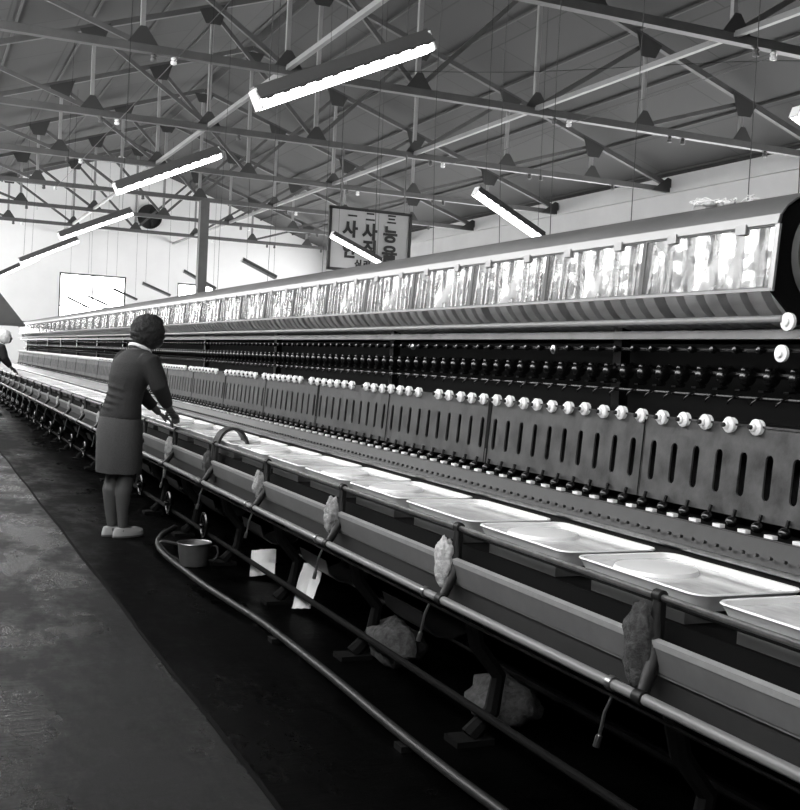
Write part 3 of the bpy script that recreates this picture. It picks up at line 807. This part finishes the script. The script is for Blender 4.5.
# ---------------------------------------------------------------- hanging sign
SX0, SX1, SY, SZ0, SZ1 = 5.21, 6.42, 14.4, 2.53, 3.375
sg = empty('hanging_sign', ((SX0 + SX1) / 2, SY, SZ1), 'black framed sign board with Korean lettering hung from the roof', 'sign')
a0 = tuple(WL[sg])
build('sign_board', MB().box(SX0, SX1, SY - .01, SY + .01, SZ0, SZ1), 'signboard', sg, a0, smooth=False)
b = MB(); w = .04
b.box(SX0 - w / 2, SX1 + w / 2, SY - .025, SY + .02, SZ1 - w / 2, SZ1 + w / 2); b.box(SX0 - w / 2, SX1 + w / 2, SY - .025, SY + .02, SZ0 - w / 2, SZ0 + w / 2)
b.box(SX0 - w / 2, SX0 + w / 2, SY - .025, SY + .02, SZ0, SZ1); b.box(SX1 - w / 2, SX1 + w / 2, SY - .025, SY + .02, SZ0, SZ1)
build('sign_frame', b, 'ink', sg, a0, smooth=False)
for x in (SX0 + .15, SX1 - .1): build('hanging_rod', MB().tube([(x, SY, SZ1), (x, SY, ZE - .03)], .012, 6), 'steel', sg, a0)
def glyph(ch, cx, cz, size, off=.012, sx=1.0):
    cu = bpy.data.curves.new('g', 'FONT'); cu.body = ch; cu.size = size; cu.offset = off; cu.extrude = .004; cu.align_x = 'CENTER'; cu.align_y = 'CENTER'
    o = bpy.data.objects.new('g', cu); COL.objects.link(o)
    dg = bpy.context.evaluated_depsgraph_get(); dg.update()
    me = bpy.data.meshes.new_from_object(o.evaluated_get(dg)); bpy.data.objects.remove(o)
    xs = [v.co.x for v in me.vertices] or [0]; ys = [v.co.y for v in me.vertices] or [0]
    mx, my = (min(xs) + max(xs)) / 2, (min(ys) + max(ys)) / 2
    for v in me.vertices: v.co = Vector(((v.co.x - mx) * sx, -v.co.z - .004, (v.co.y - my)))
    me.name = 'letter'; put('sign_character', me, 'ink', sg, (cx, SY - .012, cz))
def SXY(u, v): return SX0 + u * (SX1 - SX0), SZ1 - v * (SZ1 - SZ0)
for ch, u, v, s in [('一', .27, .11, .13), ('사', .245, .33, .24), ('안', .25, .68, .22), ('二', .49, .10, .14), ('사', .49, .345, .24), ('직', .49, .62, .24), ('三', .76, .105, .14), ('능', .75, .36, .24), ('율', .75, .69, .26), ('심', .36, .89, .12), ('리', .47, .89, .12)]:
    x, z = SXY(u, v); glyph(ch, x, z, s, .010 if s > .2 else .006, 1.0)

# ---------------------------------------------------------------- fluorescent lamps (hung parallel to the roof slope)
def lamp(x0, z0, x1, z1, y, lit, label, thick=1.0):
    o = empty('fluorescent_lamp', ((x0 + x1) / 2, y, (z0 + z1) / 2), label, 'lamp', 'hanging fluorescent lamps'); at = tuple(WL[o])
    a = Vector((x0, y, z0)); b_ = Vector((x1, y, z1)); d = (b_ - a).normalized(); up = Vector((-d.z, 0, d.x))
    if up.z < 0: up = -up
    L = (b_ - a).length; k = thick
    # casing: roof-shaped reflector
    mb = MB(); sd = Vector((0, 1, 0))
    prof = [(-.064 * k, .0), (-.03 * k, .055 * k), (.03 * k, .055 * k), (.064 * k, .0), (.058 * k, -.002), (.026 * k, .047 * k), (-.026 * k, .047 * k), (-.056 * k, -.002)]
    n = len(prof); vs = [a + sd * p + up * q for p, q in prof] + [b_ + sd * p + up * q for p, q in prof]
    mb.add(vs, [(i, i + n, (i + 1) % n + n, (i + 1) % n) for i in range(n)] + [(0, 1, 6, 7), (1, 2, 5, 6), (2, 3, 4, 5), (7 + n, 6 + n, 1 + n, n), (6 + n, 5 + n, 2 + n, 1 + n), (5 + n, 4 + n, 3 + n, 2 + n)])
    build('lamp_casing', mb, 'lampbody', o, at, smooth=False)
    for e in (a, b_): build('lamp_socket', MB().bar(e + up * .045 * k, e + up * -.034 * k, .085 * k, .012, (1, 0, 0)), 'lampinner', o, at, smooth=False)
    nb_ = 11
    lv = MB()
    lv.bar(a - sd * .066 * k, b_ - sd * .066 * k, .004, .010 * k, tuple(up))
    for i_ in range(nb_):
        c_ = a + d * L * (i_ + .5) / nb_ - sd * .064 * k
        lv.bar(c_ - d * .014 * k - up * .004 * k, c_ + d * .014 * k - up * .004 * k, .004, .010 * k, tuple(up))
    build('notched_edge', lv, 'lampbody', o, at, smooth=False)
    for s in (-1, 1):
        q = sd * s * .028 * k
        build('tube', MB().tube([a + d * .01 + q - up * .014 * k, b_ - d * .01 + q - up * .014 * k], .021 * k, 10), 'tube' if lit else 'tube_off', o, at)
    for e in (a + d * L * .1, b_ - d * L * .1):
        zt = ZE + .2 + (HALF - abs(e.x - XC)) * PITCH
        build('suspension_wire', MB().tube([e + up * .06 * k, (e.x, y, zt)], .0025, 5), 'iron', o, at)
LA = [(1.62, 2.598, 2.60, 3.06, 5.70, 1, 'large lit fluorescent lamp nearest, upper middle of picture', 1.35), (1.64, 2.70, 2.575, 3.142, 10.25, 1, 'lit fluorescent lamp second in left row, above the woman', 1.35),
      (1.74, 2.712, 2.668, 3.136, 15.3, 1, 'lit fluorescent lamp third in the left row', 1.35), (1.59, 2.636, 2.51, 3.087, 19.45, 1, 'lit fluorescent lamp fourth in the left row', 1.35),
      (1.41, 2.57, 2.345, 3.10, 24.3, 1, 'lit fluorescent lamp at the far left edge', 1.35),
      (4.96, 2.965, 5.73, 2.588, 9.6, 1, 'lit fluorescent lamp right of sign, sloping down to the hood', 1.15), (5.08, 2.935, 5.80, 2.635, 13.95, 1, 'lit fluorescent lamp hanging before the sign', 1.1),
      (5.20, 2.93, 5.83, 2.664, 18.78, 0, 'unlit dark fluorescent lamp just left of the sign', .9), (5.32, 3.04, 6.05, 2.70, 23.9, 0, 'thin dark fluorescent lamp beside the square column', .8),
      (4.93, 2.868, 5.61, 2.614, 26.5, 0, 'thin dark lamp second left of the square column', .8), (4.50, 2.762, 5.10, 2.53, 28.0, 0, 'thin dark lamp third left of the square column', .7),
      (4.08, 2.605, 4.57, 2.408, 29.3, 0, 'short thin dark lamp fourth left of the square column', .6), (3.60, 2.557, 4.16, 2.311, 29.6, 0, 'short thin dark lamp farthest left before the end window', .6),
      (5.57, 3.14, 6.3, 2.85, 6.0, 1, 'lit fluorescent lamp cut by the upper right edge', 1.0)]
for l in LA: lamp(*l)

# ---------------------------------------------------------------- thin wires
def wire(pts, label, r=.004):
    tag(build('electric_wire', MB().tube(spline(pts, 5), r, 5), 'iron', at=pts[0]), label, 'wire', 'thin overhead wires')
WLAB = ['rising from the hood top at the right edge', 'beside the white silk tuft', 'left of the white silk tuft', 'third left of the silk tuft', 'fourth left of the silk tuft', 'right of the sloping lamp', 'left of the sloping lamp', 'right of the sign board', 'near the right side of the sign', 'left of the sign board']
for k, (x, y) in enumerate([(2.56, 2.72), (2.6, 3.0), (2.62, 3.7), (2.55, 4.2), (2.6, 4.75), (2.6, 5.5), (2.58, 6.3), (2.6, 7.3), (2.6, 8.6), (2.6, 10.2)]):
    zt = ZE + .15 + (HALF - abs(x - XC)) * PITCH
    wire([(x, y, 1.84), (x + .02 * math.sin(k), y + .02, 2.8), (x - .03 * math.cos(k), y, 4.0), (x, y, zt)], 'thin vertical wire to the roof ' + WLAB[k], .0018)
wire([(3.6, TY[4], 4.3), (5.5, TY[4] - 1.2, 4.28), (7.5, TY[3] + .6, 4.35), (9.2, TY[3], 4.4)], 'pale slanting wire crossing the upper right roof space', .003)
wire([(6.95, TY[5], 4.16), (6.95, TY[4] + 1.6, 4.10), (6.95, TY[4], 4.16), (6.95, TY[3], 4.16)], 'wire running between insulators on upper right trusses')
wire([(2.3, TY[7], 4.16), (2.3, TY[6], 4.16), (2.3, TY[5], 4.16), (2.3, TY[4], 4.16), (2.3, TY[3], 4.16)], 'wire running between insulators on upper left trusses')

# ---------------------------------------------------------------- people
def remeshed(mb, voxel, smooth_it=4):
    me = mb.mesh('tmp', False); o = bpy.data.objects.new('tmp', me); COL.objects.link(o)
    r = o.modifiers.new('r', 'REMESH'); r.mode = 'VOXEL'; r.voxel_size = voxel; r.use_smooth_shade = True
    s = o.modifiers.new('s', 'SMOOTH'); s.iterations = smooth_it; s.factor = .5
    dg = bpy.context.evaluated_depsgraph_get(); dg.update()
    out = bpy.data.meshes.new_from_object(o.evaluated_get(dg)); bpy.data.objects.remove(o); bpy.data.meshes.remove(me)
    out.shade_smooth(); return out
def hand(mb, wrist, fwd, down, side):
    """palm, four bent fingers, thumb; side=+1 thumb towards +lat"""
    f = Vector(fwd).normalized(); dn = (Vector(down) - f * Vector(down).dot(f)).normalized(); lat = f.cross(dn).normalized() * side
    w = Vector(wrist)
    pc = [w, w + f * .03, w + f * .065]
    for k in range(3):
        for q in (-1, 0, 1):
            c = pc[k] + lat * q * .016; mb.ell(c, (.017, .017, .015), 10, 7)
    for q, L in ((1.5, .062), (.5, .070), (-.5, .066), (-1.5, .052)):
        a = w + f * .078 + lat * q * .0185
        mb.tube([a - f * .02, a, a + f * L * .4 + dn * .006, a + f * L * .72 + dn * .020, a + f * L * .85 + dn * .036], [.0085, .0085, .008, .0075, .006], 8)
    a = w + f * .022 + lat * .026
    mb.tube([a - lat * .012, a + lat * .012 + f * .012 + dn * .008, a + lat * .020 + f * .036 + dn * .018, a + lat * .016 + f * .056 + dn * .026], [.012, .010, .009, .007], 8)

def body_meshes(handR, handL):
    b = MB()
    # legs
    for s in (-1, 1):
        fx = .02 if s < 0 else -.005
        b.tube([(.0, s * .07, .82), (.01, s * .072, .62), (.02 + fx * .5, s * .062, .44), (-.015 + fx, s * .056, .31), (-.01 + fx, s * .050, .17), (.0 + fx, s * .046, .075)],
               [.088, .078, .056, .055, .040, .033], 16)
        b.tube([(-.02 + fx, s * .046, .04), (.03 + fx, s * .046, .045), (.09 + fx, s * .048, .028), (.14 + fx, s * .048, .022)], [.034, .036, .030, .018], 12)
    # trunk and neck
    b.loft([(.0, 0, .74, .10, .155), (.0, 0, .84, .105, .155), (.02, 0, .93, .088, .125), (.055, 0, 1.05, .095, .135), (.085, 0, 1.16, .095, .15), (.105, 0, 1.235, .07, .125), (.12, 0, 1.27, .045, .06)], 24)
    b.tube([(.11, 0, 1.22), (.15, 0, 1.275), (.19, 0, 1.335)], [.055, .047, .05], 14)
    # head: skull, jaw, nose, ears
    b.ell((.215, 0, 1.385), (.092, .073, .095), 22, 16); b.ell((.255, 0, 1.332), (.055, .052, .058), 18, 12)
    b.tube([(.305, 0, 1.380), (.320, 0, 1.355), (.312, 0, 1.342)], [.008, .013, .010], 8)
    for s in (-1, 1):
        b.ell((.215, s * .074, 1.365), (.018, .008, .028), 10, 8)
        b.ell((.295, s * .028, 1.377), (.012, .013, .008), 10, 8)
    b.ell((.300, 0, 1.315), (.012, .022, .007), 10, 8)
    # arms
    for s, (hx, hy, hz), (ex, ey, ez) in ((-1, handR, (.145, -.215, 1.02)), (1, handL, (.20, .20, 1.03))):
        b.tube([(.095, s * .13, 1.20), (.11, s * .165, 1.18), (ex, ey, ez), ((ex + hx) / 2, (ey + hy) / 2, (ez + hz) / 2 + .004), (hx, hy, hz)], [.050, .047, .038, .034, .022], 14)
        f = Vector((hx - ex, hy - ey, hz - ez)); f.z *= .6
        hand(b, (hx, hy, hz), f, (0, 0, -1), -s)
    body = remeshed(b, .0065, 2)
    # cardigan
    c = MB()
    c.loft([(-.002, 0, .795, .122, .168), (.0, 0, .83, .120, .166), (.012, 0, .90, .108, .150), (.035, 0, .98, .106, .146), (.065, 0, 1.08, .128, .170), (.092, 0, 1.17, .124, .178), (.108, 0, 1.225, .095, .150), (.118, 0, 1.262, .060, .080)], 28)
    for s, (hx, hy, hz), (ex, ey, ez) in ((-1, handR, (.145, -.215, 1.02)), (1, handL, (.20, .20, 1.03))):
        wx, wy, wz = ex + (hx - ex) * .82, ey + (hy - ey) * .82, ez + (hz - ez) * .82
        c.tube([(.085, s * .11, 1.19), (.105, s * .160, 1.175), ((.11 + ex) / 2, (s * .165 + ey) / 2, (1.18 + ez) / 2), (ex, ey, ez), ((ex + wx) / 2, (ey + wy) / 2, (ez + wz) / 2), (wx, wy, wz)], [.066, .072, .066, .060, .052, .038], 16)
    # soft folds at the back of the waist
    for q, z in enumerate((.86, .905, .95, 1.0)):
        c.tube([(-.085 + .012 * q, -.10, z - .012), (-.112 + .013 * q, -.02, z + .004), (-.105 + .013 * q, .07, z + .016)], [.006, .010, .006], 8)
    card = remeshed(c, .009, 3)
    sk = MB(); sk.loft([(-.002, 0, .435, .138, .172), (-.002, 0, .445, .140, .174), (-.004, 0, .60, .140, .178), (-.006, 0, .72, .138, .175), (-.002, 0, .80, .122, .162), (0, 0, .84, .112, .155)], 36)
    q = []
    for x, y, z in sk.v:
        a = math.atan2(y, x); t = max(0, (.80 - z) / .36)
        k = 1 + .018 * t * math.sin(a * 7 + .6); q.append((x * k, y * k, z))
    sk.v = q; skirt = sk.mesh('skirt', True, 60)
    hr = MB(); hr.ell((.195, 0, 1.385), (.124, .112, .120), 64, 48, lambda d: (1 + .08 * noise.noise(d * 5) + .09 * noise.noise(d * 14)) * (1 if d.x < .45 else 1 - .55 * (d.x - .45) * (1 if d.z < .55 else .3)))
    hair = hr.mesh('hair', True, 180)
    cl = MB().tube([(.130 + .064 * math.cos(a), .070 * math.sin(a), 1.266 + .030 * math.cos(a + PI) ) for a in [2 * PI * i / 24 for i in range(25)]], .013, 8, False); cl_me = cl.mesh('collar', True, 60)
    shs = []
    for s in (-1, 1):
        fx = .02 if s < 0 else -.005
        sh = MB(); sx = fx + .045; sy = s * .047
        for z0, grow in ((0, 1.0),):
            pass
        rings = [(sx, sy, .0, .118, .038), (sx, sy, .012, .120, .040), (sx, sy, .030, .119, .039), (sx - .002, sy, .050, .110, .036), (sx - .02, sy, .064, .085, .034)]
        sh.loft(rings, 28); so = MB().loft([(sx, sy, .0, .121, .041), (sx, sy, .012, .122, .042)], 28)
        shs.append((sh.mesh('shoe', True, 50), so.mesh('sole', True, 40)))
    return body, card, skirt, hair, cl_me, shs
body, card, skirt, hair, collar, shoes = body_meshes((.275, -.16, .865), (.37, .09, .825))
def assemble(loc, rz, label, mats, scarf=False):
    p = empty('person', loc, label, 'person')
    def c(n, me, m):
        me2 = me if not me.materials else me.copy()
        if me2 is not me: me2.materials.clear()
        o = put(n, me2, m, p, loc); return o
    c('body', body, mats[0]); c('cardigan', card, mats[1]); c('skirt', skirt, mats[2]); c('headscarf' if scarf else 'hair', hair, mats[3]); c('collar', collar, mats[4])
    for a, s in shoes:
        o = c('shoe', a, mats[5]); me2 = s if not s.materials else s.copy()
        put('shoe_sole', me2, 'sole', o, loc)
    p.rotation_euler = (0, 0, rz); return p
assemble((1.285, 7.47, .001), math.radians(24), 'woman in dark cardigan and grey skirt leaning over the machine', ('skin', 'knit', 'wool', 'hair', 'cloth', 'shoe'))
assemble((1.27, 20.3, .001), math.radians(12), 'person in black with white headscarf at the far left edge of machine', ('skin', 'dark_cloth', 'dark_cloth', 'cloth', 'cloth', 'dark_cloth'), True)

# ---------------------------------------------------------------- light, camera, view
W = bpy.data.worlds.new('World'); S.world = W; W.use_nodes = True
W.node_tree.nodes['Background'].inputs[0].default_value = (.8, .8, .8, 1); W.node_tree.nodes['Background'].inputs[1].default_value = 1.0

f = 1100.0
X = Vector((0.91329821, -0.03052703, -0.40614589)); Y = Vector((-0.40423722, 0.05395363, -0.91306148)); Z = Vector((0.0497861, 0.9980767, 0.0369356))
cam = bpy.data.cameras.new('camera'); co = bpy.data.objects.new('camera', cam); COL.objects.link(co)
cam.sensor_fit = 'HORIZONTAL'; cam.sensor_width = 36; cam.lens = 36 * f / 800; cam.clip_start = .05; cam.clip_end = 200
Rm = Matrix((X, Y, Z))      # rows: world axes in camera coordinates -> world = Rm @ cam
co.matrix_world = Matrix.Translation((0, 0, 1.25)) @ Rm.to_4x4()
S.camera = co
S.view_settings.view_transform = 'Standard'; S.view_settings.look = 'None'; S.view_settings.gamma = 1; S.view_settings.use_curve_mapping = False
S.view_settings.exposure = -0.6
S.cycles.max_bounces = 8; S.cycles.diffuse_bounces = 5; S.cycles.transparent_max_bounces = 12
